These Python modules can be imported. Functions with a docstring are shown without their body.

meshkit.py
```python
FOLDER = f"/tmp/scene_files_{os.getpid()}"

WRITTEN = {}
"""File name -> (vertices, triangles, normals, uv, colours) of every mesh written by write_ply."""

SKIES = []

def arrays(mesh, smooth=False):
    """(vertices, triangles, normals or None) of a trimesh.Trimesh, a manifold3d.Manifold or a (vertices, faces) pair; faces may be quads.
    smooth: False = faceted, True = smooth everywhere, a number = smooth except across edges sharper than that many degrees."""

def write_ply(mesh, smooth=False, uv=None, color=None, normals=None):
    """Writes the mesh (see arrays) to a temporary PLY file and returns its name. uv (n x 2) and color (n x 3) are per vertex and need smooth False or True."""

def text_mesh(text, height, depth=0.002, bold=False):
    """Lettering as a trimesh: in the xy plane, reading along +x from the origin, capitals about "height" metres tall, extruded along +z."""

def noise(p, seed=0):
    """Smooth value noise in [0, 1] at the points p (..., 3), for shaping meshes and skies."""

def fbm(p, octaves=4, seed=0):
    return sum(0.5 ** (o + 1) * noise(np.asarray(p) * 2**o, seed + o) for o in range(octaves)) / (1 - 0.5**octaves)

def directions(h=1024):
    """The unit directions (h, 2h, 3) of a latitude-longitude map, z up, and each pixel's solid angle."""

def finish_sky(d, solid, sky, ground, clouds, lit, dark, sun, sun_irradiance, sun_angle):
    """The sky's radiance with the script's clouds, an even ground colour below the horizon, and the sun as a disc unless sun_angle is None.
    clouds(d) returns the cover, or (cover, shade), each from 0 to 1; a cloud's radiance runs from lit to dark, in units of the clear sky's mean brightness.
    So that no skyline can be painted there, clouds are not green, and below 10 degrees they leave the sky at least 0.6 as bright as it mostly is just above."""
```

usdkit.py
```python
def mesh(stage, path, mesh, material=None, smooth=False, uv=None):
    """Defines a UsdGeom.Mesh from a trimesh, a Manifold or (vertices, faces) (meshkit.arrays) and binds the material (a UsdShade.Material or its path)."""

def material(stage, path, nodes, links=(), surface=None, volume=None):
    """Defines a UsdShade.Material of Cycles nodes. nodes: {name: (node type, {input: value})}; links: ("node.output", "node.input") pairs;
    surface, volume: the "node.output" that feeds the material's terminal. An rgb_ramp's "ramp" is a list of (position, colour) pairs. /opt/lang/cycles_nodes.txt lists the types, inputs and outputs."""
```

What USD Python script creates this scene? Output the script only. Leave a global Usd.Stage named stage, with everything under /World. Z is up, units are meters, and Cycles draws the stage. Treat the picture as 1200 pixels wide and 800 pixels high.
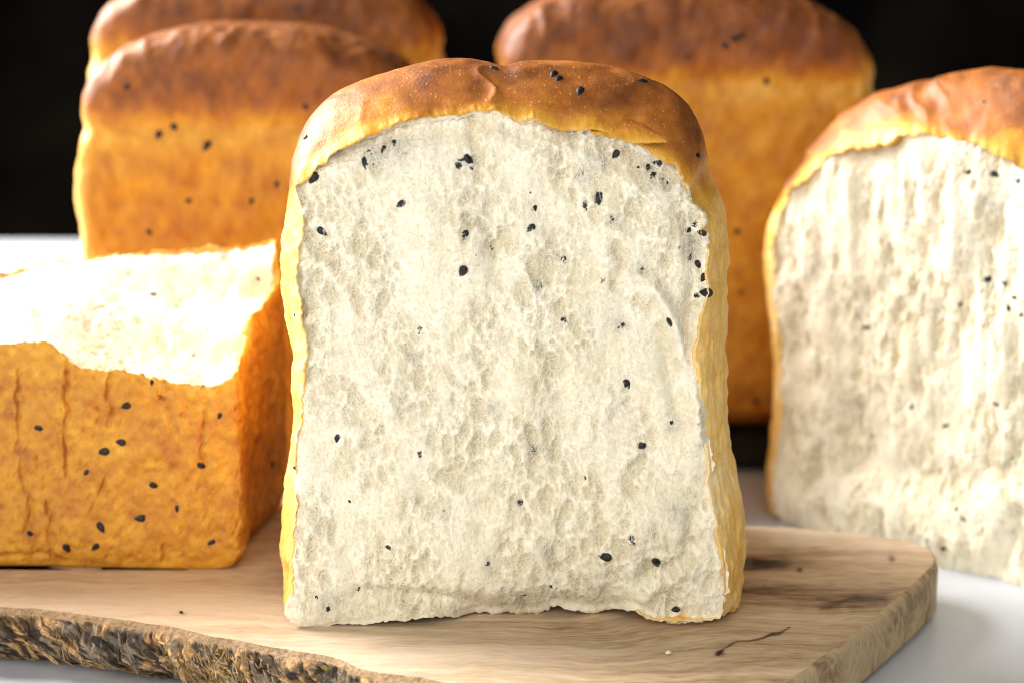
import math, random
import numpy as np, trimesh, usdkit, meshkit
from pxr import Usd, UsdGeom, UsdLux, UsdShade, Gf, Sdf, Vt
from scipy.spatial import cKDTree, Voronoi
from scipy.ndimage import gaussian_filter1d, gaussian_filter
from scipy.interpolate import PchipInterpolator

random.seed(7)
RNG = np.random.default_rng(7)
stage = Usd.Stage.CreateInMemory()
UsdGeom.Xform.Define(stage, '/World')
UsdGeom.Scope.Define(stage, '/World/Looks')
fbm, noise = meshkit.fbm, meshkit.noise

# ------------------------------------------------------------------ camera
FPX, PITCH, ZB = 2250.0, math.atan(500 / 2250), 0.016       # focal length in photo pixels, tilt, board top height
ANG0 = PITCH + math.atan(335 / FPX)
CAM = np.array([0, -0.45, ZB + 0.45 * math.tan(ANG0)])
FWD = np.array([0, math.cos(PITCH), -math.sin(PITCH)])
UP = np.array([0, math.sin(PITCH), math.cos(PITCH)])
RIGHT = np.array([1.0, 0, 0])
cam = UsdGeom.Camera.Define(stage, '/World/camera')
cam.AddTransformOp().Set(Gf.Matrix4d(*[float(x) for x in np.block([[RIGHT[None], np.zeros((1, 1))], [UP[None], np.zeros((1, 1))], [-FWD[None], np.zeros((1, 1))], [CAM[None], np.ones((1, 1))]]).ravel()]))
cam.CreateHorizontalApertureAttr(36.0)
cam.CreateFocalLengthAttr(36.0 * FPX / 1200)
cam.CreateFStopAttr(9.0)
cam.CreateFocusDistanceAttr(0.470)
cam.CreateClippingRangeAttr(Gf.Vec2f(0.01, 50))
cam.CreateExposureAttr(0.2)

# ------------------------------------------------------------------ light: a big window behind on the left, an unseen soft fill in front
def rect(name, pos, target, w, h, power, color):
    l = UsdLux.RectLight.Define(stage, '/World/' + name)
    z = np.array(pos, float) - np.array(target, float); z /= np.linalg.norm(z)
    x = np.cross([0, 0, 1.0], z); x /= np.linalg.norm(x); y = np.cross(z, x)
    m = np.eye(4); m[0, :3], m[1, :3], m[2, :3], m[3, :3] = x, y, z, pos
    l.AddTransformOp().Set(Gf.Matrix4d(*[float(v) for v in m.ravel()]))
    l.CreateWidthAttr(w); l.CreateHeightAttr(h); l.CreateIntensityAttr(power); l.CreateColorAttr(Gf.Vec3f(*color))
    return l
rect('window_light', (-1.5, 0.85, 1.05), (0, 0.0, 0.05), 1.2, 1.2, 36.0, (1.0, 0.97, 0.93))
rect('front_light', (-0.30, -1.05, 0.62), (0, 0.0, 0.06), 1.5, 1.0, 2.95, (1.0, 0.955, 0.885))
dome = UsdLux.DomeLight.Define(stage, '/World/room_light')
dome.CreateIntensityAttr(0.0)
dm = usdkit.material(stage, '/World/Looks/room_air', {'b': ('background_shader', {'color': (0.9, 0.95, 1.0), 'strength': 0.10})}, surface='b.background')
UsdShade.MaterialBindingAPI.Apply(dome.GetPrim()).Bind(dm)
dome.CreateIntensityAttr(1.0)

# ------------------------------------------------------------------ helpers
def ray(p):
    p = np.atleast_2d(np.asarray(p, float))
    d = FPX * FWD + (p[:, :1] - 600) * RIGHT + (400 - p[:, 1:2]) * UP
    return d
def on_z(p, z=ZB):
    d = ray(p); return CAM + d * ((z - CAM[2]) / d[:, 2])[:, None]
def on_plane(p, o, n):
    d = ray(p); o, n = np.asarray(o, float), np.asarray(n, float)
    return CAM + d * (((o - CAM) @ n) / (d @ n))[:, None]
def project(w):
    v = np.asarray(w, float) - CAM; dep = v @ FWD
    return np.stack([600 + FPX * (v @ RIGHT) / dep, 400 - FPX * (v @ UP) / dep], 1), dep
def resample(poly, n):
    """n points along a polyline (both ends included), smoothed by a monotone spline."""
    p = np.asarray(poly, float)
    t = np.r_[0, np.cumsum(np.linalg.norm(np.diff(p, axis=0), axis=1))]
    f = PchipInterpolator(t / t[-1], p)
    q = f(np.linspace(0, 1, max(8 * n, 400)))
    a = np.r_[0, np.cumsum(np.linalg.norm(np.diff(q, axis=0), axis=1))]
    s = np.linspace(0, a[-1], n)
    return np.stack([np.interp(s, a, q[:, k]) for k in range(q.shape[1])], 1)
def closed(sections, ns):
    """A closed ring from sections that meet end to end; the last point of each is left to the next."""
    return np.vstack([resample(s, n + 1)[:-1] for s, n in zip(sections, ns)])
def ring_faces(m, n):
    i, j = np.meshgrid(np.arange(m - 1), np.arange(n), indexing='ij')
    j2 = (j + 1) % n
    return np.stack([i * n + j, i * n + j2, (i + 1) * n + j2, (i + 1) * n + j], -1).reshape(-1, 4)
def grid_faces(m, n):
    i, j = np.meshgrid(np.arange(m - 1), np.arange(n - 1), indexing='ij')
    return np.stack([i * n + j, i * n + j + 1, (i + 1) * n + j + 1, (i + 1) * n + j], -1).reshape(-1, 4)
def tri(f):
    return np.vstack([f[:, [0, 1, 2]], f[:, [0, 2, 3]]])
def normals(v, f):
    n = np.zeros_like(v); c = np.cross(v[f[:, 1]] - v[f[:, 0]], v[f[:, 2]] - v[f[:, 0]])
    for k in range(3): np.add.at(n, f[:, k], c)
    return n / np.maximum(np.linalg.norm(n, axis=1, keepdims=True), 1e-20)
def coons(b, t, l, r):
    """Grid [len(l), len(b), 3] between the curves bottom and top (left to right), left and right (bottom to top)."""
    n, m = len(b), len(l)
    u, v = np.linspace(0, 1, n)[None, :, None], np.linspace(0, 1, m)[:, None, None]
    return ((1 - v) * b[None] + v * t[None] + (1 - u) * l[:, None] + u * r[:, None]
            - ((1 - u) * (1 - v) * b[0] + u * (1 - v) * b[-1] + (1 - u) * v * t[0] + u * v * t[-1]))
def smooth01(x, a, b):
    t = np.clip((x - a) / (b - a), 0, 1); return t * t * (3 - 2 * t)

TAKEN = {}
def numbered(path):
    k = TAKEN.get(path, -1) + 1; TAKEN[path] = k
    return path if k == 0 else f'{path}_{k:03d}'
class Thing:
    def __init__(s, name, label, cat, base, group=None):
        s.base = np.asarray(base, float)
        s.x = UsdGeom.Xform.Define(stage, numbered('/World/' + name)); s.x.AddTranslateOp().Set(Gf.Vec3d(*map(float, s.base)))
        s.prim = s.x.GetPrim(); s.prim.SetCustomDataByKey('label', label); s.prim.SetCustomDataByKey('category', cat)
        if group: s.prim.SetCustomDataByKey('group', group)
    def part(s, name, v, f, mat, smooth=True, label=None, kind=None, parent=None, nrm=None, **attrs):
        f = np.asarray(f)
        if f.shape[1] == 4: f = tri(f)
        path = numbered(str(parent.GetPath() if parent else s.prim.GetPath()) + '/' + name)
        m = usdkit.mesh(stage, path, (np.asarray(v) - s.base, f), mat, smooth=smooth)
        if nrm is not None:
            m.CreateNormalsAttr(Vt.Vec3fArray.FromNumpy(np.asarray(nrm, np.float32)))
        for k, a in attrs.items():
            api = UsdGeom.PrimvarsAPI(m)
            if np.ndim(a) == 1:
                api.CreatePrimvar(k, Sdf.ValueTypeNames.FloatArray, 'vertex').Set(Vt.FloatArray.FromNumpy(np.asarray(a, np.float32)))
            else:
                api.CreatePrimvar(k, Sdf.ValueTypeNames.Color3fArray, 'vertex').Set(Vt.Vec3fArray.FromNumpy(np.asarray(a, np.float32)))
        if label: m.GetPrim().SetCustomDataByKey('label', label)
        if kind: m.GetPrim().SetCustomDataByKey('kind', kind)
        return m.GetPrim()

# ------------------------------------------------------------------ materials
def look(name, nodes, links, surface='p.BSDF'):
    return usdkit.material(stage, '/World/Looks/' + name, nodes, links, surface=surface)
CREAM = (0.86, 0.79, 0.60)
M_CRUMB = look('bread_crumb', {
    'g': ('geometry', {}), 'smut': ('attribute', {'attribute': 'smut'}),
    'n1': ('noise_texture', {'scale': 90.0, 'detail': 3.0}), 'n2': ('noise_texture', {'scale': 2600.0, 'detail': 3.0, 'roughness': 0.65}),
    'film': ('attribute', {'attribute': 'film'}), 'mf': ('mix', {'color2': (0.62, 0.54, 0.365)}),  # darker tan mixed into hollows: bubble skin tone plus painted shade
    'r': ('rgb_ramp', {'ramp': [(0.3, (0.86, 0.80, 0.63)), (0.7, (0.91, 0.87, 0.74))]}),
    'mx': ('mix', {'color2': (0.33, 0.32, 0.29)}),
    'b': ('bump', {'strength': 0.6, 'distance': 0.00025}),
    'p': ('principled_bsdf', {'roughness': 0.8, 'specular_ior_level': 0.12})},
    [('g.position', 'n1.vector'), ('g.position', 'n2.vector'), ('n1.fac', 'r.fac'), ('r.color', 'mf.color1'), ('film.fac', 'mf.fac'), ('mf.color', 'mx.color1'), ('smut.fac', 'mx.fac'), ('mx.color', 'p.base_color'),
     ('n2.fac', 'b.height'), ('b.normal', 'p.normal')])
M_FIBRE = look('crumb_fibre', {'g': ('geometry', {}), 'n1': ('noise_texture', {'scale': 90.0, 'detail': 3.0}), 'r': ('rgb_ramp', {'ramp': [(0.3, (0.91, 0.86, 0.70)), (0.7, (0.94, 0.91, 0.80))]}),
    'd': ('diffuse_bsdf', {}), 't': ('translucent_bsdf', {}), 'm': ('mix_closure', {'fac': 0.2})},
    [('g.position', 'n1.vector'), ('n1.fac', 'r.fac'), ('r.color', 'd.color'), ('r.color', 't.color'), ('d.BSDF', 'm.closure1'), ('t.BSDF', 'm.closure2')], 'm.closure')
RAMP = [(0.0, (0.90, 0.78, 0.52)), (0.22, (0.86, 0.54, 0.15)), (0.45, (0.64, 0.31, 0.03)), (0.72, (0.38, 0.125, 0.02)), (1.0, (0.15, 0.045, 0.013))]
def crust_look(name, rough, pore, mott):
    return look(name, {
        'g': ('geometry', {}), 'bake': ('attribute', {'attribute': 'bake'}),
        'n1': ('noise_texture', {'scale': 160.0, 'detail': 5.0, 'roughness': 0.62}),
        'n2': ('noise_texture', {'scale': 1500.0, 'detail': 2.0}),
        'v': ('voronoi_texture', {'scale': 850.0, 'feature': 'f1'}),
        'spk': ('map_range', {'from_min': 0.10, 'from_max': 0.24, 'to_min': 1.0, 'to_max': 0.0, 'clamp': True}),
        'pick': ('separate_color', {}), 'pk': ('math', {'math_type': 'greater_than', 'value2': 0.5}),
        'sp': ('math', {'math_type': 'multiply'}), 'sp2': ('math', {'math_type': 'multiply', 'value2': -pore}),
        'm1': ('math', {'math_type': 'multiply_add', 'value2': mott, 'value3': -mott / 2}),
        'm2': ('math', {'math_type': 'multiply_add', 'value2': 0.16, 'value3': -0.08}),
        'a1': ('math', {'math_type': 'add'}), 'a2': ('math', {'math_type': 'add'}), 'a3': ('math', {'math_type': 'add', 'use_clamp': True}),
        'r': ('rgb_ramp', {'ramp': RAMP}), 'hs': ('math', {'math_type': 'multiply_add', 'value2': 0.5}),
        'b': ('bump', {'strength': 0.55, 'distance': 0.0004}),
        'p': ('principled_bsdf', {'roughness': rough, 'specular_ior_level': 0.26})},
        [('g.position', 'n1.vector'), ('g.position', 'n2.vector'), ('g.position', 'v.vector'), ('v.distance', 'spk.value'), ('v.color', 'pick.color'), ('pick.r', 'pk.value1'),
         ('spk.result', 'sp.value1'), ('pk.value', 'sp.value2'), ('sp.value', 'sp2.value1'),
         ('n1.fac', 'm1.value1'), ('n2.fac', 'm2.value1'), ('bake.fac', 'a1.value1'), ('m1.value', 'a1.value2'), ('a1.value', 'a2.value1'), ('m2.value', 'a2.value2'),
         ('a2.value', 'a3.value1'), ('sp2.value', 'a3.value2'), ('a3.value', 'r.fac'), ('r.color', 'p.base_color'),
         ('n2.fac', 'hs.value1'), ('sp.value', 'hs.value3'), ('hs.value', 'b.height'), ('b.normal', 'p.normal')])
M_CRUST = crust_look('bread_crust', 0.5, 0.34, 0.34)
M_PAN = crust_look('pan_side_crust', 0.5, 0.12, 0.34)
M_SEED = look('sesame', {'g': ('geometry', {}), 'n': ('noise_texture', {'scale': 1600.0, 'detail': 2.0}),
    'r': ('rgb_ramp', {'ramp': [(0.35, (0.003, 0.003, 0.0035)), (0.8, (0.03, 0.03, 0.032))]}), 'b': ('bump', {'strength': 0.5, 'distance': 0.0002}),
    'p': ('principled_bsdf', {'roughness': 0.42, 'specular_ior_level': 0.28})},
    [('g.position', 'n.vector'), ('n.fac', 'r.fac'), ('r.color', 'p.base_color'), ('n.fac', 'b.height'), ('b.normal', 'p.normal')])
M_WOOD = look('olive_wood', {
    'g': ('geometry', {}), 'mark': ('attribute', {'attribute': 'mark'}), 'pale': ('attribute', {'attribute': 'pale'}),
    'w0': ('noise_texture', {'scale': 9.0, 'detail': 4.0, 'roughness': 0.6}), 'w1': ('vector_math', {'math_type': 'subtract', 'vector2': (0.5, 0.5, 0.5)}),
    'w2': ('vector_math', {'math_type': 'multiply_add', 'vector2': (0.0, 0.035, 0.0)}),
    'mp': ('mapping', {'scale': (22.0, 260.0, 260.0)}), 'mp2': ('mapping', {'scale': (170.0, 1300.0, 1300.0)}), 'mp3': ('mapping', {'scale': (9.0, 26.0, 26.0)}),
    'n1': ('noise_texture', {'scale': 1.0, 'detail': 5.0, 'roughness': 0.6}), 'n2': ('noise_texture', {'scale': 1.0, 'detail': 3.0, 'roughness': 0.6}), 'n3': ('noise_texture', {'scale': 1.0, 'detail': 2.0}),
    's1': ('math', {'math_type': 'multiply_add', 'value2': 0.52}), 's0': ('math', {'math_type': 'multiply', 'value2': 0.50}), 's2': ('math', {'math_type': 'multiply_add', 'value2': 0.30}),
    's3': ('math', {'math_type': 'add', 'use_clamp': True}),
    'r': ('rgb_ramp', {'ramp': [(0.38, (0.76, 0.63, 0.47)), (0.54, (0.66, 0.51, 0.35)), (0.68, (0.52, 0.36, 0.215)), (0.90, (0.17, 0.09, 0.04)), (1.0, (0.05, 0.028, 0.016))]}),
    'mx': ('mix', {'color2': (0.56, 0.47, 0.365)}),
    'b': ('bump', {'strength': 0.35, 'distance': 0.0003}),
    'p': ('principled_bsdf', {'roughness': 0.55, 'specular_ior_level': 0.3})},
    [('g.position', 'w0.vector'), ('w0.color', 'w1.vector1'), ('w1.vector', 'w2.vector1'), ('g.position', 'w2.vector3'),
     ('w2.vector', 'mp.vector'), ('w2.vector', 'mp2.vector'), ('w2.vector', 'mp3.vector'), ('mp.vector', 'n1.vector'), ('mp2.vector', 'n2.vector'), ('mp3.vector', 'n3.vector'),
     ('n2.fac', 's0.value1'), ('n1.fac', 's1.value1'), ('s0.value', 's1.value3'), ('n3.fac', 's2.value1'), ('s1.value', 's2.value3'), ('s2.value', 's3.value1'), ('mark.fac', 's3.value2'),
     ('s3.value', 'r.fac'), ('r.color', 'mx.color1'), ('pale.fac', 'mx.fac'), ('mx.color', 'p.base_color'), ('n2.fac', 'b.height'), ('b.normal', 'p.normal')])
M_END = look('sawn_wood', {
    'g': ('geometry', {}), 'mp': ('mapping', {'rotation': (0.0, 0.6, 0.9), 'scale': (70.0, 700.0, 260.0)}), 'w0': ('noise_texture', {'scale': 45.0, 'detail': 2.0}),
    'w2': ('vector_math', {'math_type': 'multiply_add', 'vector2': (0.02, 0.02, 0.02)}),
    'n1': ('noise_texture', {'scale': 1.0, 'detail': 4.0, 'roughness': 0.6}), 'n3': ('noise_texture', {'scale': 60.0, 'detail': 2.0}),
    's': ('math', {'math_type': 'multiply_add', 'value2': 0.5}), 's0': ('math', {'math_type': 'multiply', 'value2': 0.5}),
    'r': ('rgb_ramp', {'ramp': [(0.35, (0.64, 0.49, 0.30)), (0.5, (0.52, 0.37, 0.20)), (0.62, (0.27, 0.165, 0.08))]}),
    'b': ('bump', {'strength': 0.4, 'distance': 0.0003}), 'p': ('principled_bsdf', {'roughness': 0.6, 'specular_ior_level': 0.25})},
    [('g.position', 'w0.vector'), ('w0.color', 'w2.vector1'), ('g.position', 'w2.vector3'), ('w2.vector', 'mp.vector'), ('mp.vector', 'n1.vector'), ('g.position', 'n3.vector'),
     ('n3.fac', 's0.value1'), ('n1.fac', 's.value1'), ('s0.value', 's.value3'), ('s.value', 'r.fac'), ('r.color', 'p.base_color'), ('n1.fac', 'b.height'), ('b.normal', 'p.normal')])
M_BARK = look('bark', {
    'g': ('geometry', {}), 'c': ('attribute', {'attribute': 'tone'}), 'n': ('noise_texture', {'scale': 900.0, 'detail': 4.0, 'roughness': 0.7}),
    'r': ('rgb_ramp', {'ramp': [(0.3, (0.45, 0.45, 0.45)), (0.7, (1.3, 1.3, 1.3))]}), 'm': ('mix', {'mix_type': 'multiply', 'fac': 1.0}),
    'b': ('bump', {'strength': 0.7, 'distance': 0.0006}), 'p': ('principled_bsdf', {'roughness': 0.85, 'specular_ior_level': 0.2})},
    [('g.position', 'n.vector'), ('n.fac', 'r.fac'), ('c.color', 'm.color1'), ('r.color', 'm.color2'), ('m.color', 'p.base_color'), ('n.fac', 'b.height'), ('b.normal', 'p.normal')])
M_TABLE = look('white_table', {
    'g': ('geometry', {}), 'n': ('noise_texture', {'scale': 5.0, 'detail': 6.0, 'roughness': 0.6}), 'r': ('rgb_ramp', {'ramp': [(0.35, (0.52, 0.55, 0.61)), (0.6, (0.60, 0.625, 0.67))]}),
    'p': ('principled_bsdf', {'roughness': 0.38, 'specular_ior_level': 0.4})},
    [('g.position', 'n.vector'), ('n.fac', 'r.fac'), ('r.color', 'p.base_color')])
M_TRAY = look('black_tray', {'g': ('geometry', {}), 'n': ('noise_texture', {'scale': 300.0}), 'r': ('rgb_ramp', {'ramp': [(0.3, (0.006, 0.006, 0.006)), (0.7, (0.012, 0.011, 0.010))]}),
    'p': ('principled_bsdf', {'roughness': 0.6, 'specular_ior_level': 0.2})}, [('g.position', 'n.vector'), ('n.fac', 'r.fac'), ('r.color', 'p.base_color')])
M_WALL = look('dark_wall', {'g': ('geometry', {}), 'n': ('noise_texture', {'scale': 4.0, 'detail': 2.0}), 'r': ('rgb_ramp', {'ramp': [(0.45, (0.0008, 0.0006, 0.0005)), (0.75, (0.010, 0.007, 0.0045))]}),
    'p': ('principled_bsdf', {'roughness': 0.9, 'specular_ior_level': 0.05})}, [('g.position', 'n.vector'), ('n.fac', 'r.fac'), ('r.color', 'p.base_color')])

# ------------------------------------------------------------------ setting: the table and the dark room behind
far = on_z([(50, 283)], 0)[0, 1]
tb = trimesh.creation.box([3.2, far + 0.95, 0.03]); tb.apply_translation([0, (far - 0.95) / 2, -0.015])
t = Thing('table', 'wide white table top under the board and all the loaves', 'table', (0, (far - 0.95) / 2, -0.03))
t.part('table_top', tb.vertices, tb.faces, M_TABLE, smooth=False)
w = trimesh.creation.box([7.0, 0.05, 4.0]); w.apply_translation([0, 2.6, 0.9])
wm = usdkit.mesh(stage, '/World/wall', w, M_WALL); wm.GetPrim().SetCustomDataByKey('kind', 'structure'); wm.GetPrim().SetCustomDataByKey('label', 'dark wall of the room far behind the table'); wm.GetPrim().SetCustomDataByKey('category', 'wall')

# ------------------------------------------------------------------ board
brd = Thing('cutting_board', 'live edge olive wood board with bark along its front', 'cutting board', (0, 0.02, 0))
FRONT = [(-420, 700), (-200, 704), (0, 711), (60, 714), (100, 719), (200, 734), (300, 754), (345, 761), (380, 767), (430, 784), (520, 799), (620, 822), (760, 842), (840, 846)]
END = [(840, 846), (880, 828), (920, 800), (1000, 741), (1060, 692), (1082, 672), (1094, 655), (1090, 645), (1070, 636), (1040, 630)]
BACK = [(1040, 630), (1000, 625), (930, 619), (870, 616), (600, 600), (350, 580), (0, 572), (-400, 575)]
LEFT = [(-400, 575), (-440, 620), (-445, 660), (-420, 700)]
cf, ce, cb, cl = [resample(on_z(s), n) for s, n in ((FRONT, 900), (END, 260), (BACK, 900), (LEFT, 260))]
cf[:, 1] += 0.0012 * (fbm(np.c_[cf[:, 0] * 120, 0 * cf[:, 0], 0 * cf[:, 0]], 4, 3) - 0.5) * 2
cb[:, 1] += 0.0015 * (fbm(np.c_[cb[:, 0] * 60, 0 * cb[:, 0] + 5, 0 * cb[:, 0]], 3, 4) - 0.5)
for a, b in ((cf, ce), (ce, cb), (cb, cl)): b[0] = a[-1]
cf[0] = cl[-1]
G = coons(cf, cb[::-1], cl[::-1], ce)
px, _ = project(G.reshape(-1, 3))
def seg_dist(p, poly):
    d = np.full(len(p), 1e9)
    for a, b in zip(poly[:-1], poly[1:]):
        a, b = np.array(a, float), np.array(b, float); ab = b - a
        tt = np.clip(((p - a) @ ab) / (ab @ ab), 0, 1); d = np.minimum(d, np.linalg.norm(p - a - tt[:, None] * ab, axis=1))
    return d
wob = px + 7 * np.stack([fbm(np.c_[px / 18, np.zeros(len(px))], 3, 11) - 0.5, fbm(np.c_[px / 18, np.ones(len(px)) * 9], 3, 12) - 0.5], 1)
def ell(cx, cy, rx, ry): return np.exp(-(((wob[:, 0] - cx) / rx) ** 2 + ((wob[:, 1] - cy) / ry) ** 2))
mark = 0.55 * ell(888, 661, 22, 5.5) + 0.25 * ell(900, 660, 45, 9) + 0.16 * ell(930, 700, 110, 14) + 0.20 * ell(1000, 706, 60, 9) + 0.14 * ell(880, 690, 60, 6)
mark += 0.5 * np.exp(-(seg_dist(wob, [(840, 766), (858, 754), (880, 750), (900, 744), (915, 740), (925, 733)]) / 1.3) ** 2) * (0.1 + 1.0 * fbm(np.c_[px / 20, 0 * px[:, 0]], 2, 5))
mark += 0.6 * ell(843, 765, 5, 3) + 0.10 * ell(700, 745, 60, 10) + 0.12 * ell(660, 735, 30, 5) + 0.10 * ell(460, 758, 50, 6)
mark += 0.10 * np.exp(-(seg_dist(wob, [(960, 712), (1000, 700), (1040, 703)]) / 3) ** 2) + 0.3 * ell(938, 668, 3, 3) + 0.35 * ell(1045, 654, 4, 3)
mark += 0.12 * ell(950, 647, 80, 5)
pale = 0.75 * ell(920, 628, 130, 12) + 0.35 * ell(1030, 650, 45, 14) + 0.75 * ell(180, 705, 330, 40) + 0.6 * ell(480, 770, 230, 26)
pale = np.clip(pale, 0, 0.85) * (1 - np.clip(mark * 1.5, 0, 1)) * (0.6 + 0.5 * fbm(np.c_[px[:, 0] / 60, px[:, 1] / 8, 0 * px[:, 0]], 3, 21))
V = G.reshape(-1, 3).copy()
V[:, 2] += 0.00025 * (fbm(np.c_[V[:, 0] * 60, V[:, 1] * 300, 0 * V[:, 0]], 3, 31) - 0.5) - 0.0009 * smooth01(mark, 0.3, 0.8)
brd.part('board_top', V, grid_faces(*G.shape[:2]), M_WOOD, mark=mark, pale=pale)

def rim(curve, zs, offs):
    """Wall of the board under one edge: rows from the top edge down; offs > 0 outwards."""
    tg = np.gradient(curve, axis=0); tg[:, 2] = 0; tg = gaussian_filter1d(tg, 4, axis=0); tg /= np.linalg.norm(tg, axis=1, keepdims=True)
    out = np.stack([tg[:, 1], -tg[:, 0], 0 * tg[:, 0]], 1)
    rows = []
    for z, o in zip(zs, offs):
        r = curve + out * o; r[:, 2] = curve[:, 2] - (ZB - z); rows.append(r)
    return np.array(rows), out
prof = [(ZB, 0.0), (ZB - 0.0006, 0.0007), (ZB - 0.0014, 0.0012)] + [(z, 0.0013) for z in np.linspace(ZB - 0.0026, 0.0024, 18)] + [(0.0012, 0.0006), (0.0004, -0.001)]
for nm, c in (('sawn_edge', ce), ('back_edge', cb), ('left_edge', cl)):
    R, _ = rim(c, *zip(*prof))
    brd.part(nm, R.reshape(-1, 3), grid_faces(*R.shape[:2])[:, ::-1], M_END if nm != 'back_edge' else M_END)
# bark: dense where the picture shows it
cd = resample(cf[np.searchsorted(cf[:, 0], -0.17):], 2100)
cd[:, 2] = ZB
nz = 140
zz = np.linspace(0, 1, nz)
und = 0.0010 + 0.0045 * np.sin(np.pi * np.clip(zz * 1.05, 0, 1)) - 0.004 * smooth01(zz, 0.55, 1.0)
und[zz < 0.06] = 0.0010 * (zz[zz < 0.06] / 0.06)
R, out = rim(cd, ZB - zz * (ZB - 0.0006), und)
arc = np.r_[0, np.cumsum(np.linalg.norm(np.diff(cd, axis=0), axis=1))] * 1000
A, B = np.meshgrid(arc, zz * 16, indexing='xy')
al, ac = A * 0.80 + B * 0.60, -A * 0.60 + B * 0.80                       # along and across the slanting fibres
wa = (fbm(np.stack([A / 9, B / 9, 0 * A], -1), 3, 41) - 0.5) * 7
rid = 1 - np.abs(2 * fbm(np.stack([al / 9, (ac + wa) / 2.0, 0 * A + 3], -1), 5, 42) - 1)
fine = fbm(np.stack([al / 3.5, (ac + wa) / 0.6, 0 * A + 8], -1), 3, 43)
big = fbm(np.stack([al / 16, (ac + wa) / 5.0, 0 * A + 1], -1), 3, 44)
ramp_in = smooth01(zz, 0.03, 0.14)[:, None] * (1 - 0.6 * smooth01(zz, 0.9, 1.0))[:, None]
hgt = ((rid - 0.72) * 3.8 + (big - 0.5) * 6.5 + (fine - 0.5) * 1.6) * ramp_in
R = R + out[None] * (hgt * 0.001)[..., None]
R[:, :, 2] = np.clip(R[:, :, 2] + 0.0006 * ((fine - 0.5) * ramp_in), 0.0004, ZB)
tan, grey, dark, lich = (np.array(c) for c in ((0.40, 0.245, 0.115), (0.155, 0.12, 0.085), (0.035, 0.027, 0.022), (0.28, 0.23, 0.035)))
plate = smooth01(fbm(np.stack([al / 9, (ac + wa) / 3.4, 0 * A + 14], -1), 5, 45), 0.48, 0.58)[..., None]
streak = smooth01(fine, 0.35, 0.62)[..., None]
tone = (1 - plate) * (tan * (0.45 + 1.0 * streak)) + plate * (grey * (0.4 + 1.2 * streak))
crev_shade = smooth01(fbm(np.stack([al / 8, (ac + wa) / 1.1, 0 * A + 20], -1), 4, 46), 0.57, 0.64)[..., None]
tone = tone * (1 - 0.8 * crev_shade) + dark * 0.8 * crev_shade  # crevice shade painted as dark lines, independent of the relief
lm = smooth01(noise(np.stack([A / 3.1, B / 2.2, 0 * A + 2], -1), 47), 0.83, 0.93)[..., None] * smooth01(noise(np.stack([A / 14, B / 9, 0 * A], -1), 48), 0.45, 0.6)[..., None]
tone = tone * (1 - lm) + lich * lm
topw = (1 - smooth01(zz, 0.05, 0.12))[:, None, None] * 0.85
tone = tone * (1 - topw) + np.array((0.40, 0.27, 0.15)) * topw
bark = brd.part('bark_edge', R.reshape(-1, 3), grid_faces(nz, len(cd))[:, ::-1], M_BARK, tone=tone.reshape(-1, 3))
rs = np.random.default_rng(91)
tv = np.gradient(R, axis=1); tv /= np.linalg.norm(tv, axis=-1, keepdims=True) + 1e-12
bn = normals(R.reshape(-1, 3), tri(grid_faces(nz, len(cd))[:, ::-1])).reshape(R.shape)
if (bn * out[None]).sum() < 0: bn = -bn
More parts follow.
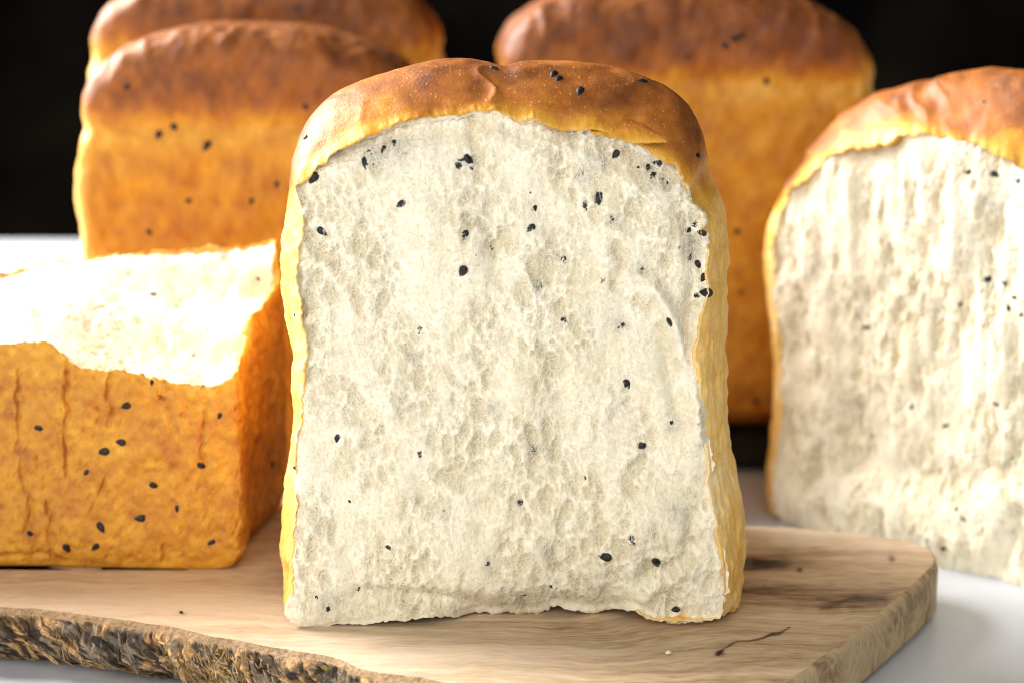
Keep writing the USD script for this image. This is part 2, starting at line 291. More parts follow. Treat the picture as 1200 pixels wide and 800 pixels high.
def sliver(col, row, L, W, T, ang, tilt):
    p, nn_, t_ = R[row, col], bn[row, col], tv[row, col]
    nn_ = nn_ * 0.4 + out[col] * 0.6; nn_ /= np.linalg.norm(nn_)
    t_ = t_ - nn_ * (t_ @ nn_); t_ /= np.linalg.norm(t_); d_ = np.cross(nn_, t_); d_ = d_ if d_[2] < 0 else -d_
    ax_ = math.cos(ang) * t_ + math.sin(ang) * d_; ax_ = ax_ * math.cos(tilt) + nn_ * math.sin(tilt); e_ = np.cross(nn_, ax_); k_ = np.cross(ax_, e_)
    vs = []
    for i, q in enumerate((0.0, 0.2, 0.5, 0.8, 1.0)):
        w_ = W * (0.35, 0.9, 1.0, 0.7, 0.12)[i] * rs.uniform(0.75, 1.2); c_ = p + ax_ * (q - 0.4) * L + e_ * rs.normal(0, 0.10) * W + nn_ * (-0.45 * T + 0.12 * L * tilt * q * q)
        vs += [c_ - e_ * w_ / 2 - k_ * T * 0.3, c_ - e_ * w_ * 0.25 + k_ * T * 0.5 * rs.uniform(0.5, 1.2), c_ + e_ * w_ * 0.25 + k_ * T * 0.5 * rs.uniform(0.5, 1.2), c_ + e_ * w_ / 2 - k_ * T * 0.3]
    f_ = tri(ring_faces(5, 4)); return np.array(vs), np.vstack([f_, [[0, 1, 2], [0, 2, 3], [18, 17, 16], [19, 18, 16]]])
def sliver_tone(kind):
    c = {0: np.array((0.46, 0.29, 0.135)), 1: np.array((0.17, 0.13, 0.09)), 2: np.array((0.30, 0.18, 0.08)), 3: np.array((0.05, 0.04, 0.033))}[kind] * rs.uniform(0.7, 1.3)
    return np.tile(c, (20, 1))
arc_px = np.interp(np.arange(len(cd)), np.arange(len(cd)), project(cd)[0][:, 0])
for k in range(26):
    col = int(rs.integers(np.searchsorted(arc_px, -30), np.searchsorted(arc_px, 560))); row = int(rs.integers(34, 84))
    kind = int(rs.choice(4, p=(0.25, 0.35, 0.15, 0.25)))
    sv, sf = sliver(col, row, rs.uniform(6, 11) * 1e-3, rs.uniform(1.2, 3.4) * 1e-3, rs.uniform(0.7, 1.3) * 1e-3, rs.normal(0.70, 0.10), rs.uniform(-0.03, 0.03))
    sv[:, 2] = np.clip(sv[:, 2], 0.0005, ZB - 0.0008)
    brd.part('bark_flake', sv, sf, M_BARK, smooth=False, tone=sliver_tone(kind))
av, af, at_, cnt = [], [], [], 0
for k in range(650):
    cen_ = rs.choice((262, 325, 430, 90), p=(0.62, 0.2, 0.12, 0.06)); x_ = rs.normal(cen_, 20)
    if not -20 < x_ < 540: continue
    col = int(np.searchsorted(arc_px, x_)); row = int(np.clip(rs.normal(68, 28), 24, 122))
    sv, sf = sliver(col, row, rs.uniform(2, 7) * 1e-3, rs.uniform(0.18, 0.5) * 1e-3, rs.uniform(0.15, 0.35) * 1e-3, rs.normal(0.85 + 0.012 * (x_ - cen_) * -1, 0.35), rs.uniform(-0.05, 0.2))
    sv[:, 2] = np.clip(sv[:, 2], 0.0005, ZB - 0.0004)
    av.append(sv); af.append(sf + cnt); cnt += len(sv); at_.append(sliver_tone(int(rs.choice(4, p=(0.62, 0.05, 0.28, 0.05)))))
brd.part('bark_fibres', np.vstack(av), np.vstack(af), M_BARK, smooth=False, kind='stuff', tone=np.vstack(at_))
cr = cf[:np.searchsorted(cf[:, 0], -0.17) + 2]
R2, _ = rim(cr, *zip(*prof)); brd.part('bark_edge', R2.reshape(-1, 3), grid_faces(*R2.shape[:2])[:, ::-1], M_BARK, tone=np.tile((0.2, 0.14, 0.08), (R2.size // 3, 1)))

# ------------------------------------------------------------------ bread
def bubbles(a, b, gap, r0, r1, an, seed, keep=1.0):
    """Depth (mm) of torn open gas bubbles: round pits of radius r0 to r1 (mm), about gap apart, stretched by an along b."""
    w1 = (fbm(np.stack([a / (2.0 * gap), b / (2.0 * gap), 0 * a], -1), 2, seed) - 0.5) * 1.3 * gap
    w2 = (fbm(np.stack([a / (2.0 * gap), b / (2.0 * gap), 0 * a + 7], -1), 2, seed + 1) - 0.5) * 1.3 * gap
    q = np.stack([a + w1, (b + w2) / an], -1).reshape(-1, 2)
    lo, hi = np.floor(q.min(0) / gap) - 2, np.ceil(q.max(0) / gap) + 2
    gx, gy = np.meshgrid(np.arange(lo[0], hi[0]), np.arange(lo[1], hi[1])); rng = np.random.default_rng(seed)
    pts = (np.stack([gx.ravel(), gy.ravel()], 1) + rng.uniform(0, 1, (gx.size, 2))) * gap
    rad = r0 + (r1 - r0) * rng.uniform(0, 1, len(pts)) ** 1.6; off = rng.uniform(0.0, 0.55, len(pts)) * rad
    ok = rng.uniform(0, 1, len(pts)) < keep; pts, rad, off = pts[ok], rad[ok], off[ok]
    d, i = cKDTree(pts).query(q, k=4, workers=-1)
    dep = np.sqrt(np.maximum(rad[i] ** 2 - d ** 2, 0)) - off[i]
    return np.maximum(dep.max(1), 0).reshape(a.shape)

def crumb(thing, patch, n, axes, feat=None, bulge=0.002, gain=1.0, an=2.0, scale=1.0, seed=100, name='crumb', lump=1.0, net=()):
    """Torn bread: a patch of points raised along n into fibrous open cells."""
    sh = patch.shape[:2]
    a, b = (patch @ axes[0]) * 1000, (patch @ axes[1]) * 1000
    u, v = np.linspace(0, 1, sh[1])[None], np.linspace(0, 1, sh[0])[:, None]
    wdt, hgt_ = np.ptp(a), np.ptp(b)
    ed = np.minimum(np.minimum(u, 1 - u) * wdt, np.minimum(v, 1 - v) * hgt_)
    h = bulge * 1000 * (1 - np.exp(-ed / 9))
    h = h + lump * ((fbm(np.stack([a / 15, b / 24, 0 * a], -1), 3, seed) - 0.5) * 7.0 + (fbm(np.stack([a / 4.2, b / 7.5, 0 * a + 4], -1), 3, seed + 1) - 0.5) * 1.2)
    openness = smooth01(fbm(np.stack([a / 8, b / 15, 0 * a + 9], -1), 4, seed + 2), 0.36, 0.64)
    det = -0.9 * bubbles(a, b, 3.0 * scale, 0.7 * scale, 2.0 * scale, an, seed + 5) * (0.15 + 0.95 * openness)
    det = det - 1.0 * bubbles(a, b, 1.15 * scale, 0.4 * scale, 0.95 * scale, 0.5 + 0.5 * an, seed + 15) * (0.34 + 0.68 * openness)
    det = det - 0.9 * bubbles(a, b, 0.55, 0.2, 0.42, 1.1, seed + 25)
    film = 0.85 * np.clip(-det / (0.9 * scale), 0, 1) ** 0.8  # tan bubble skin, deepened with pit depth as shade painted into the colour
    strand = fbm(np.stack([a / 0.7, b / 4.5, 0 * a + 3], -1), 3, seed + 3)
    det = det + (strand - 0.5) * 0.25
    h = h + gain * det * smooth01(ed, 0.0, 1.6)
    if feat is not None: h = h + feat(project(patch.reshape(-1, 3))[0]).reshape(sh)
    h = h * smooth01(ed, -0.2, 1.2)
    P = patch + n * (h * 0.001)[..., None]
    jit = (fbm(np.stack([a / 0.8, b / 1.0, h / 2], -1), 2, seed + 6) - 0.5) * 0.3e-3 * smooth01(ed, 0.5, 2)
    P = P + axes[0] * jit[..., None]
    Q = patch + n * (gaussian_filter(h, 3.5) * 0.001)[..., None]; qf = tri(grid_faces(*sh)); nq = normals(Q.reshape(-1, 3), qf)
    if (nq @ n).mean() < 0: nq = -nq
    np_ = normals(P.reshape(-1, 3), qf)
    if (np_ @ n).mean() < 0: np_ = -np_
    nq = 0.72 * nq + 0.28 * np_; soft = nq / np.linalg.norm(nq, axis=1, keepdims=True)
    if net:
        fibres(thing, patch, n, axes, a, b, h, ed, openness, net, seed)
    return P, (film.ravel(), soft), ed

def fibres(thing, patch, n, axes, a, b, h, ed, openness, net, seed):
    """The cobweb of thin strands left between torn bubbles, as curves over the torn face."""
    rng = np.random.default_rng(seed + 9)
    tree = cKDTree(np.stack([a.ravel(), b.ravel()], 1)); flat, hh, ee, oo = patch.reshape(-1, 3), h.ravel(), ed.ravel(), openness.ravel()
    hs = gaussian_filter(h, 2.5).ravel()
    pts, wid, cnt = [], [], []
    for s, an, rad, keep, copies in net:
        gx, gy = np.meshgrid(np.arange(a.min() - s, a.max() + s, s), np.arange(b.min() - s, b.max() + s, s * an))
        q = np.stack([gx.ravel(), gy.ravel()], 1) + rng.uniform(-0.5, 0.5, (gx.size, 2)) * [s, s * an]
        vor = Voronoi(q / [1, an]); nd = vor.vertices * [1, an]; e = np.array(vor.ridge_vertices); e = e[(e >= 0).all(1)]
        ok = (nd[:, 0] > a.min()) & (nd[:, 0] < a.max()) & (nd[:, 1] > b.min()) & (nd[:, 1] < b.max()); e = e[ok[e].all(1)]
        nd = np.where(ok[:, None], nd, 0); nd = nd + 0.30 * s * np.stack([fbm(np.c_[nd / s / 1.6, 0 * nd[:, 0]], 2, seed + 31) - 0.5, fbm(np.c_[nd / s / 1.6, 0 * nd[:, 0] + 3], 2, seed + 32) - 0.5], 1) * 2
        dist, idx = tree.query(nd, workers=-1)
        lift = rng.uniform(0.02, 0.34, len(nd)) * s ** 0.7
        pos = flat[idx] + axes[0] * ((nd[:, 0] - a.ravel()[idx]) * 0.001)[:, None] + axes[1] * ((nd[:, 1] - b.ravel()[idx]) * 0.001)[:, None] + n * ((np.maximum(hs[idx], hh[idx] - 0.2) + lift) * 0.001)[:, None]
        good = (dist < 0.25) & (ee[idx] > 0.5)
        L = np.linalg.norm(nd[e[:, 0]] - nd[e[:, 1]], axis=1)
        e = e[good[e].all(1) & (L < 3.2 * s) & (rng.uniform(0, 1, len(e)) < keep * (0.5 + 0.6 * oo[idx[e[:, 0]]]))]
        e = np.repeat(e, copies, axis=0); jt = lambda: (axes[0] * rng.normal(0, 0.07 * s, len(e))[:, None] + axes[1] * rng.normal(0, 0.09 * s, len(e))[:, None] + n * rng.normal(0, 0.06 * s, len(e))[:, None]) * (0.001 if copies > 1 else 0.0)
        p0, p2 = pos[e[:, 0]] + jt(), pos[e[:, 1]] + jt(); L = np.linalg.norm(p2 - p0, axis=1)[:, None]
        p1 = (p0 + p2) / 2 + n * (rng.uniform(-0.22, 0.05, len(e))[:, None] * L) + axes[0] * (rng.uniform(-0.12, 0.12, len(e))[:, None] * L)
        pts.append(np.stack([p0, p1, p2], 1).reshape(-1, 3)); r = rad * rng.uniform(0.6, 1.5, len(e))
        wid.append(np.stack([r * 1.3, r * 0.8, r * 1.3], 1).ravel() * 0.002); cnt.append(np.full(len(e), 3))
    c = UsdGeom.BasisCurves.Define(stage, numbered(str(thing.prim.GetPath()) + '/crumb_fibres'))
    c.CreateTypeAttr('linear'); c.CreateCurveVertexCountsAttr(Vt.IntArray.FromNumpy(np.concatenate(cnt).astype(np.int32)))
    c.CreatePointsAttr(Vt.Vec3fArray.FromNumpy((np.vstack(pts) - thing.base).astype(np.float32)))
    c.CreateWidthsAttr(Vt.FloatArray.FromNumpy(np.concatenate(wid).astype(np.float32))); c.SetWidthsInterpolation('vertex')
    UsdShade.MaterialBindingAPI.Apply(c.GetPrim()).Bind(M_FIBRE); c.GetPrim().SetCustomDataByKey('kind', 'stuff')
    print('fibres', len(np.concatenate(cnt)))

SEED_M = trimesh.creation.icosphere(2)
def seed_mesh(pos, n, ang, L, sink):
    n = n / np.linalg.norm(n)
    t1 = np.cross(n, [0.3, 0.2, 1.0]); t1 /= np.linalg.norm(t1); t2 = np.cross(n, t1)
    d = math.cos(ang) * t1 + math.sin(ang) * t2; e = np.cross(n, d)
    s = SEED_M.vertices
    tap = 0.78 - 0.30 * s[:, 0] - 0.10 * s[:, 0] ** 2
    return pos + (s[:, :1] * d * L * 0.5 + (s[:, 1] * tap)[:, None] * e * L * 0.38 + (s[:, 2] * tap)[:, None] * n * L * 0.22) - n * sink
def seeds(thing, pts, v, f, parent=None, size=0.0030, sink=0.0003, rng=RNG, smut=None):
    """Sesame seeds where the photograph shows them, set into the surface v, f. Entries: (x, y[, angle[, scale[, sink in mm]]])."""
    pp, dep = project(v); n = normals(v, f); tr = cKDTree(pp)
    facing = np.einsum('ij,ij->i', n, CAM - v) > 0
    for p in pts:
        c = [i for i in tr.query_ball_point(p[:2], 3.0) if facing[i]]
        if not c: c = list(np.atleast_1d(tr.query(p[:2], 3)[1]))
        i = min(c, key=lambda q: dep[q]); near = min(c, key=lambda q: np.hypot(*(pp[q] - p[:2])) + (dep[q] - dep[i]) * 2000)
        nn = n[c].mean(0); nn /= np.linalg.norm(nn); cl_ = [q for q in c if dep[q] - dep[i] < 0.004]
        pos = v[near] + nn * ((v[cl_] - v[near]) @ nn).mean()
        ang = p[2] if len(p) > 2 and p[2] is not None else rng.uniform(0, math.pi)
        L = size * (p[3] if len(p) > 3 else rng.uniform(0.85, 1.1)); sk = p[4] * 0.00045 if len(p) > 4 else sink
        thing.part('sesame_seed', seed_mesh(pos, nn, ang, L, sk), SEED_M.faces, M_SEED, parent=None)

def smut_of(v, pts, rad, amt):
    """Grey tint that ground sesame leaves in the crumb round some seeds (pixel position, radius)."""
    pp, _ = project(v); s = np.zeros(len(v))
    w = pp + 12 * np.stack([fbm(np.c_[pp / 9, 0 * pp[:, 0]], 3, 61) - 0.5, fbm(np.c_[pp / 9, 0 * pp[:, 0] + 5], 3, 62) - 0.5], 1)
    for x, y, *r in pts:
        rr = r[0] if r else rad
        s = np.maximum(s, amt * np.exp(-(((w[:, 0] - x) ** 2 + (w[:, 1] - y) ** 2) / rr ** 2)))
    return s * (0.4 + 0.9 * fbm(np.c_[pp / 4, 0 * pp[:, 0]], 2, 63))

def torn_loaf(thing, F, S, o, nrm, d_sil, depth, ns, seed, bake_fn, folds=0.0, fold_w=6.0, drop=0.02, bare=(0.22, 1.0), under=0.0, side_amp=1.0, crumb_kw={}, res=(520, 640), rim_ragged=1.0, fallback=0.0):
    """Half a loaf torn open: F the torn face's edge in pixels on the vertical plane (o, nrm), S its silhouette on the plane d_sil further in; both as bottom-left to
    left shoulder, to right shoulder, to bottom-right, and back along the bottom."""
    o, nrm = np.asarray(o, float), np.asarray(nrm, float); ax = np.cross([0, 0, 1.0], -nrm)    # ax points right in the picture
    Fw = closed([on_plane(s, o, nrm) for s in F], ns)
    Sw = closed([on_plane(s, o + nrm * d_sil, nrm) for s in S], ns) - nrm * d_sil
    s0 = np.r_[0, np.cumsum(np.linalg.norm(np.diff(Fw, axis=0), axis=1))] * 1000
    F0 = Fw; Fw = Fw + (Fw - Fw.mean(0)) / np.linalg.norm(Fw - Fw.mean(0), axis=1, keepdims=True) * (rim_ragged * (0.0026 * (fbm(np.c_[s0 / 4.5, 0 * s0, 0 * s0 + seed], 3, seed + 13) - 0.5) + 0.0008 * (fbm(np.c_[s0 / 0.8, 0 * s0, 0 * s0 + seed], 2, seed + 14) - 0.5)))[:, None]
    Sw = gaussian_filter1d(Sw, 2, axis=0, mode='wrap')
    zb = ZB if abs(o[2] - 0) < 1e-9 and nrm[0] == 0 else 0.0; nbm = sum(ns[:3]); Sw[:, 2] = np.maximum(Sw[:, 2], zb); Sw[nbm:, 2] = np.maximum(F0[nbm:, 2], zb)
    N = len(Fw); s = np.r_[0, np.cumsum(np.linalg.norm(np.diff(Fw, axis=0), axis=1))] * 1000
    zt, z0 = Sw[:, 2].max(), Sw[:, 2].min(); top = np.clip((Sw[:, 2] - (z0 + 0.55 * (zt - z0))) / (0.45 * (zt - z0)), 0, 1)
    ys = np.r_[np.linspace(0, d_sil, 46), np.linspace(d_sil, depth, 46)[1:]]
    cen = Sw.mean(0); rings = []
    rag = rim_ragged * 0.0034 * (fbm(np.c_[s / 13, 0 * s, 0 * s + seed], 2, seed) - 0.5)
    frill = rim_ragged * 0.0008 * (fbm(np.c_[s / 1.5, 0 * s, 0 * s + seed], 3, seed + 1) - 0.5)
    bw = np.zeros(N); bw[ns[0] + ns[1] + ns[2] + int(ns[3] * bare[0]):ns[0] + ns[1] + ns[2] + int(ns[3] * bare[1])] = 1; bw = gaussian_filter1d(bw, 2, mode='wrap')
    tw = np.zeros(N); tw[ns[0] - 10:ns[0] + ns[1] + 10] = 1; tw = gaussian_filter1d(tw, 7, mode='wrap')
    rag = rag * (0.35 + 0.65 * tw) - 0.0007 * tw * rim_ragged + 0.0002 + 0.012 * bw
    inner = Fw + (cen - Fw) / np.linalg.norm(cen - Fw, axis=1, keepdims=True) * 0.00025
    rings.append(inner + (cen - Fw) / np.linalg.norm(cen - Fw, axis=1, keepdims=True) * 0.004 + nrm * (0.009 + 0.012 * bw)[:, None])
    rings.append(inner + nrm * (0.005 + 0.012 * bw)[:, None])
    rings.append(inner + nrm * (0.0004 + (rag + frill)[:, None]))
    for y in ys:
        w = 1 - (1 - min(y / d_sil, 1)) ** 1.9
        P = F0 * (1 - w) + Sw * w + (Fw - F0) * max(0.0, 1 - y / 0.0022)
        over = max(y - d_sil, 0) / max(depth - d_sil, 1e-6)
        P = P.copy(); P[:, 2] -= drop * top * over ** 1.6
        P[:, :2] -= fallback * 0
        k = 1.0 if over < 0.8 else math.sqrt(max(0.0, 1 - ((over - 0.8) / 0.2) ** 2)) * 0.18 + 0.82
        P = cen + (P - cen) * np.array([k, k, 1.0]) if k < 1 else P
        if k < 1: P[:, 2] = np.where(P[:, 2] > cen[2], cen[2] + (P[:, 2] - cen[2]) * k, P[:, 2])
        P = P + nrm * (y + rag * max(0, 1 - y / 0.010) + frill * max(0, 1 - y / 0.0012))[:, None]
        rings.append(P)
    last = rings[-1]
    for k in (0.9, 0.7, 0.4, 0.02):
        rings.append(cen + nrm * 0 + (last - cen) * np.array([1, 1, 1]) * 0 + (last - (cen + nrm * ((last - cen) @ nrm).mean())) * k + nrm * ((last - cen) @ nrm).mean())
    R = np.array(rings); M = len(R); v = R.reshape(-1, 3); f = tri(ring_faces(M, N)[:, ::-1])
    n = normals(v, f)
    if ((v - cen) * n).sum() < 0: f = f[:, ::-1]; n = -n
    dep = ((v - o) @ nrm) * 1000; ss = np.tile(s, M)
    ang = np.where(n[:, 2] > 0.1, 1, 0)
    amp = 0.25 + 0.75 * smooth01(dep, 0.0, 2.5)
    h = (fbm(v * 90, 3, seed + 2) - 0.5) * 1.5 + (fbm(v * 420, 3, seed + 3) - 0.5) * 0.18
    zrel = (v[:, 2] - z0) / (zt - z0)
    if folds:
        wv = ss / fold_w + (fbm(np.c_[ss / 16, dep / 12, 0 * ss], 2, seed + 5) - 0.5) * 3.0
        fo = (1 - np.abs(2 * noise(np.c_[wv, dep / 26, 0 * ss], seed + 4) - 1)) ** 2
        h = h + folds * (fo - 0.4) * smooth01(noise(np.c_[ss / 17, dep / 30, 0 * ss + 4], seed + 8), 0.25, 0.7) * smooth01(dep, 0, 5) * (1 - smooth01(dep, 14, 34)) * smooth01(zrel, 0.6, 0.8)
    side = (1 - smooth01(zrel, 0.68, 0.8))
    h = h + side * ((fbm(np.c_[ss / 7, dep / 3.5, 0 * ss], 3, seed + 7) - 0.5) * 1.5 * side_amp + (fbm(np.c_[ss / 3.0, dep / 0.9, 0 * ss], 4, seed + 17) - 0.5) * 1.0 * side_amp)
    v = v + n * (h * amp * 0.001)[:, None]
    v[:, 2] = np.maximum(v[:, 2], zb + 0.00005)
    n = normals(v, f)
    bake = bake_fn(v, n, dep, zrel, ss, seed)
    thing.part('crust', v, f, M_CRUST, bake=np.clip(bake, 0, 1))
    # the torn face
    loose = (Fw - cen) / np.linalg.norm(Fw - cen, axis=1, keepdims=True) * ((0.0016 * (fbm(np.c_[s / 1.6, 0 * s, 0 * s + 3], 3, seed + 11) - 0.45) + 0.0034 * (noise(np.c_[s / 6.5, 0 * s, 0 * s + 8], seed + 12) - 0.45)) * (1 - 0.8 * tw) * (1 - 0.9 * bw)).clip(-0.0002)[:, None]
    Fe = Fw + loose
    nb = np.cumsum(ns)
    sec = [np.vstack([Fe, Fe[:1]])[a:b + 1] for a, b in zip(np.r_[0, nb[:-1]], nb)]
    back = nrm * 0.0012
    l, tp, r, bt = resample(sec[0], res[1]), resample(sec[1], res[0]), resample(sec[2], res[1]), resample(sec[3], res[0])
    patch = coons(bt[::-1], tp, l, r[::-1]) + back
    uu = np.linspace(0, 1, patch.shape[1])[None]
    uw = under * smooth01(uu, 0.28, 0.42) * (1 - smooth01(uu, 0.74, 0.79)) * (0.75 + 0.5 * noise(np.stack([uu * 14, 0 * uu, 0 * uu], -1), seed + 15))
    patch = patch + (nrm - [0, 0, 0.36]) * (uw * np.exp(-np.maximum(patch[..., 2] - patch[:1, :, 2], 0) / 0.0045))[..., None]
    P, det, ed = crumb(thing, patch, -nrm, (ax, np.array([0, 0, 1.0])), **crumb_kw)
    cv, cfc = P.reshape(-1, 3), tri(grid_faces(*P.shape[:2]))
    if (normals(cv, cfc) @ -nrm).mean() < 0: cfc = cfc[:, ::-1]
    return v, f, cv, cfc, det

def bake_loaf(edge=0.30, mid=0.52, lo=0.72):
    def fn(v, n, dep, zrel, ss, seed):
        nz = (fbm(v * 55, 3, seed + 21) - 0.5)
        nf = fbm(v * 240, 4, seed + 22) - 0.5
        t = smooth01(zrel + 0.10 * nz * 2, lo, lo + 0.15)
        b = 0.29 + 0.30 * nz + 0.20 * nf + t * (mid + 0.30 * nz + 0.22 * nf)
        rimw = np.exp(-np.maximum(dep, 0) / 3.2)
        b = b - rimw * (edge * t + 0.13)
        return b
    return fn

# the loaf in the middle
C_L = [(345, 731), (338, 718), (343, 690), (343, 650), (345, 600), (348, 560), (351, 500), (353, 450), (357, 412), (351, 370), (348, 330), (351, 290), (353, 245), (348, 222), (362, 203), (385, 187)]
C_T = [(385, 187), (420, 164), (450, 151), (500, 139), (540, 134), (580, 132), (610, 137), (650, 147), (690, 152), (720, 161), (750, 170), (775, 183)]
C_R = [(775, 183), (797, 202), (807, 222), (801, 240), (824, 262), (828, 300), (826, 340), (822, 370), (816, 400), (818, 440), (822, 480), (828, 540), (835, 600), (845, 650), (850, 690), (849, 714), (843, 725)]
C_B = [(843, 725), (800, 728), (757, 723), (745, 716), (690, 716), (600, 718), (540, 723), (500, 728), (430, 732), (370, 735), (345, 731)]
S_L = [(345, 729), (336, 716), (334, 690), (332, 650), (331, 600), (337, 560), (345, 500), (343, 450), (346, 415), (338, 380), (332, 340), (330, 300), (335, 260), (337, 240), (340, 210), (343, 188), (352, 160), (366, 134)]
S_T = [(366, 134), (390, 110), (430, 92), (470, 80), (510, 71), (545, 69), (575, 75), (590, 77), (615, 70), (650, 69), (690, 74), (740, 85), (775, 99), (800, 117)]
S_R = [(800, 117), (815, 138), (826, 165), (831, 190), (835, 206), (845, 230), (851, 262), (851, 320), (850, 400), (850, 450), (852, 500), (858, 540), (866, 570), (871, 605), (872, 640), (868, 680), (863, 710), (850, 724)]
S_B = [(850, 724), (800, 726), (760, 722), (745, 717), (690, 716), (600, 717), (540, 721), (500, 725), (430, 728), (370, 730), (345, 729)]
mid = Thing('torn_loaf', 'tall half loaf torn open in the middle of the board, crumb facing forward', 'bread loaf', (0, 0.03, ZB))
def feat_mid(p):
    g = lambda poly, w: np.exp(-(seg_dist(p, poly) / w) ** 2)
    return (3.6 * g([(765, 335), (785, 365), (800, 400), (812, 450), (820, 510)], 8) - 3.0 * g([(776, 385), (784, 430), (792, 480)], 8)
            - 2.5 * g([(553, 140), (556, 165)], 6) - 2.0 * g([(575, 280), (580, 320)], 10) + 1.6 * g([(620, 270), (625, 420), (600, 600)], 22)
            - 1.5 * g([(560, 712), (738, 712)], 12) - 2.0 * g([(400, 172), (480, 152), (580, 142), (680, 158), (770, 192)], 16) - 2.6 * g([(812, 262), (815, 330), (806, 400), (810, 470)], 10) - 2.0 * g([(420, 690), (560, 702)], 7) + 1.6 * g([(752, 700), (775, 685), (810, 668)], 9) - 2.2 * g([(750, 678), (790, 662), (808, 640)], 7)
            - 2.4 * g([(812, 600), (808, 640)], 7) + 1.4 * g([(470, 400), (455, 470)], 18) - 1.4 * g([(440, 480), (445, 520)], 12) - 1.5 * g([(800, 250), (815, 300)], 10))
NS = (220, 200, 220, 190)
mv, mf, mcv, mcf, m_film_shade = torn_loaf(mid, (C_L, C_T, C_R, C_B), (S_L, S_T, S_R, S_B), (0, 0, 0), (0, 1.0, 0), 0.020, 0.085, NS, 201, bake_loaf(0.34, 0.54),
                              folds=1.1, under=0.007, fold_w=9.0, drop=0.028, crumb_kw=dict(feat=feat_mid, bulge=0.0024, seed=300, net=((2.2, 1.6, 0.050, 0.9, 2), (1.25, 1.4, 0.046, 1.0, 2), (0.72, 1.2, 0.036, 0.85, 1))), res=(560, 700))
MID_SEEDS = [(367, 209, 1.2, 1.1, -.2), (427, 191), (438, 192, None, .7, .9), (470, 239), (378, 272, None, 1.0), (536, 194, None, 1, .6), (551, 187), (545, 276), (541, 319, 1.3, 1.15, -.1), (622, 268, None, .9), (632, 335, None, .9), (491, 386, None, .9, .7),
    (395, 513, None, 1), (492, 534, None, .9, .7), (626, 527, None, 1, .8), (610, 588, .4, 1.2), (709, 652, .1, 1.2, -.2), (740, 631, 2.2, 1.0), (769, 660, 1.9, 1.2, -.1), (735, 451), (750, 522, .5, 1.0), (663, 376, None, .9, .8),
    (752, 316, None, 1, .9), (721, 182, 1.2, .9, .1), (683, 204, None, 1, .9), (702, 234, 1.6, 1.25, -.1), (686, 241), (772, 192), (760, 197, None, .8), (778, 210, None, .9, .9), (718, 257, None, .9, .8), (626, 245, None, .7), (621, 226, None, .7, .8),
    (806, 270, None, .8), (821, 274), (808, 303, 1.0, .9, .5), (819, 313, None, 1.1, .2), (827, 343, .2, 1.2, -.3), (816, 346, None, .8), (783, 381, None, 1.1), (785, 495, None, .8, .8), (647, 688, None, .9, .6), (790, 713, None, .9, .3), (727, 382, None, .9, .9),
    (572, 660, None, .9, .7), (384, 714, None, .8, .6), (455, 641, None, .6), (410, 588, None, .4), (662, 306, None, .9, .7), (575, 290, None, .8, .6), (448, 176, None, .8, .6), (462, 168, None, .7, .5), (433, 178, None, .6, .4), (475, 180, None, .6, .7), (553, 198, None, .7, .5), (540, 188, None, .7, .3), (765, 206, None, .8, .4), (748, 196, None, .6, .6), (812, 262, None, .8, .3), (800, 292, None, .7, .5), (824, 326, None, .9, .1), (560, 300, None, .6, .7), (505, 250, None, .6, .8), (590, 430, None, .6, .8), (520, 600, None, .6, .7), (690, 560, None, .6, .7), (612, 700, None, .7, .4), (420, 690, None, .7, .5), (370, 700, None, .6, .5), (705, 330, None, .7, .7), (680, 470, None, .6, .8)]
sm = smut_of(mcv, [(440, 180, 22), (470, 172, 14), (395, 178, 10), (545, 190, 11), (685, 206, 10), (760, 200, 16), (775, 215, 16), (812, 290, 14), (632, 336, 8), (626, 527, 8), (750, 316, 10), (720, 258, 9), (663, 376, 7), (727, 382, 9), (790, 500, 10), (795, 600, 14), (572, 660, 9), (385, 705, 18), (488, 420, 8), (600, 700, 10), (650, 300, 8), (700, 190, 12), (640, 640, 10), (580, 480, 8)], 10, 0.7)
mid.part('crumb', mcv, mcf, M_CRUMB, smut=sm, film=m_film_shade[0], nrm=m_film_shade[1])
seeds(mid, MID_SEEDS, mcv, mcf, size=0.0030, sink=0.0001)
seeds(mid, [(580, 78), (648, 86, 1.4), (655, 92, 1.2), (680, 106, 1.5, 1.1), (752, 94, .6), (818, 183, .2, .9), (355, 160, .5, .7), (344, 371, None, .8), (349, 547, .1, .9)], mv, mf, size=0.0028, sink=0.0001)

# the torn loaf on the right, turned to face the window
rn = np.array([math.sin(math.radians(43)), math.cos(math.radians(43)), 0])
ro = on_z([(914, 612)], 0)[0]
R_L = [(910.5, 613), (906.5, 590), (905.5, 560), (911.5, 500), (915.5, 440), (910.5, 380), (904.5, 320), (903.5, 285), (912.5, 256), (924.5, 232), (946, 210)]
R_T = [(943, 213), (966, 191), (1000, 176), (1040, 164), (1090, 159), (1130, 168), (1165, 183), (1200, 201), (1235, 223), (1262, 258)]
R_R = [(1262, 258), (1275, 300), (1283, 400), (1290, 500), (1292, 600), (1288, 680), (1280, 711)]
R_B = [(1280, 711), (1240, 700), (1200, 689), (1150, 678), (1097, 667), (1040, 653), (980, 636), (917, 613)]
Q_L = [(914, 606), (908, 585), (906, 555), (911, 500), (915, 440), (911, 380), (904, 320), (903, 285), (911, 252), (923, 224), (946, 188)]
Q_T = [(946, 186), (968, 157), (1008, 121), (1060, 100), (1110, 88), (1160, 82), (1200, 84), (1250, 98), (1290, 124), (1320, 165)]
Q_R = [(1320, 165), (1338, 230), (1340, 300), (1340, 400), (1342, 500), (1342, 600), (1335, 660), (1322, 690)]
Q_B = [(1322, 690), (1270, 688), (1210, 678), (1150, 666), (1097, 656), (1040, 641), (980, 627), (912, 606)]
uT = np.linspace(0, 1, 40)
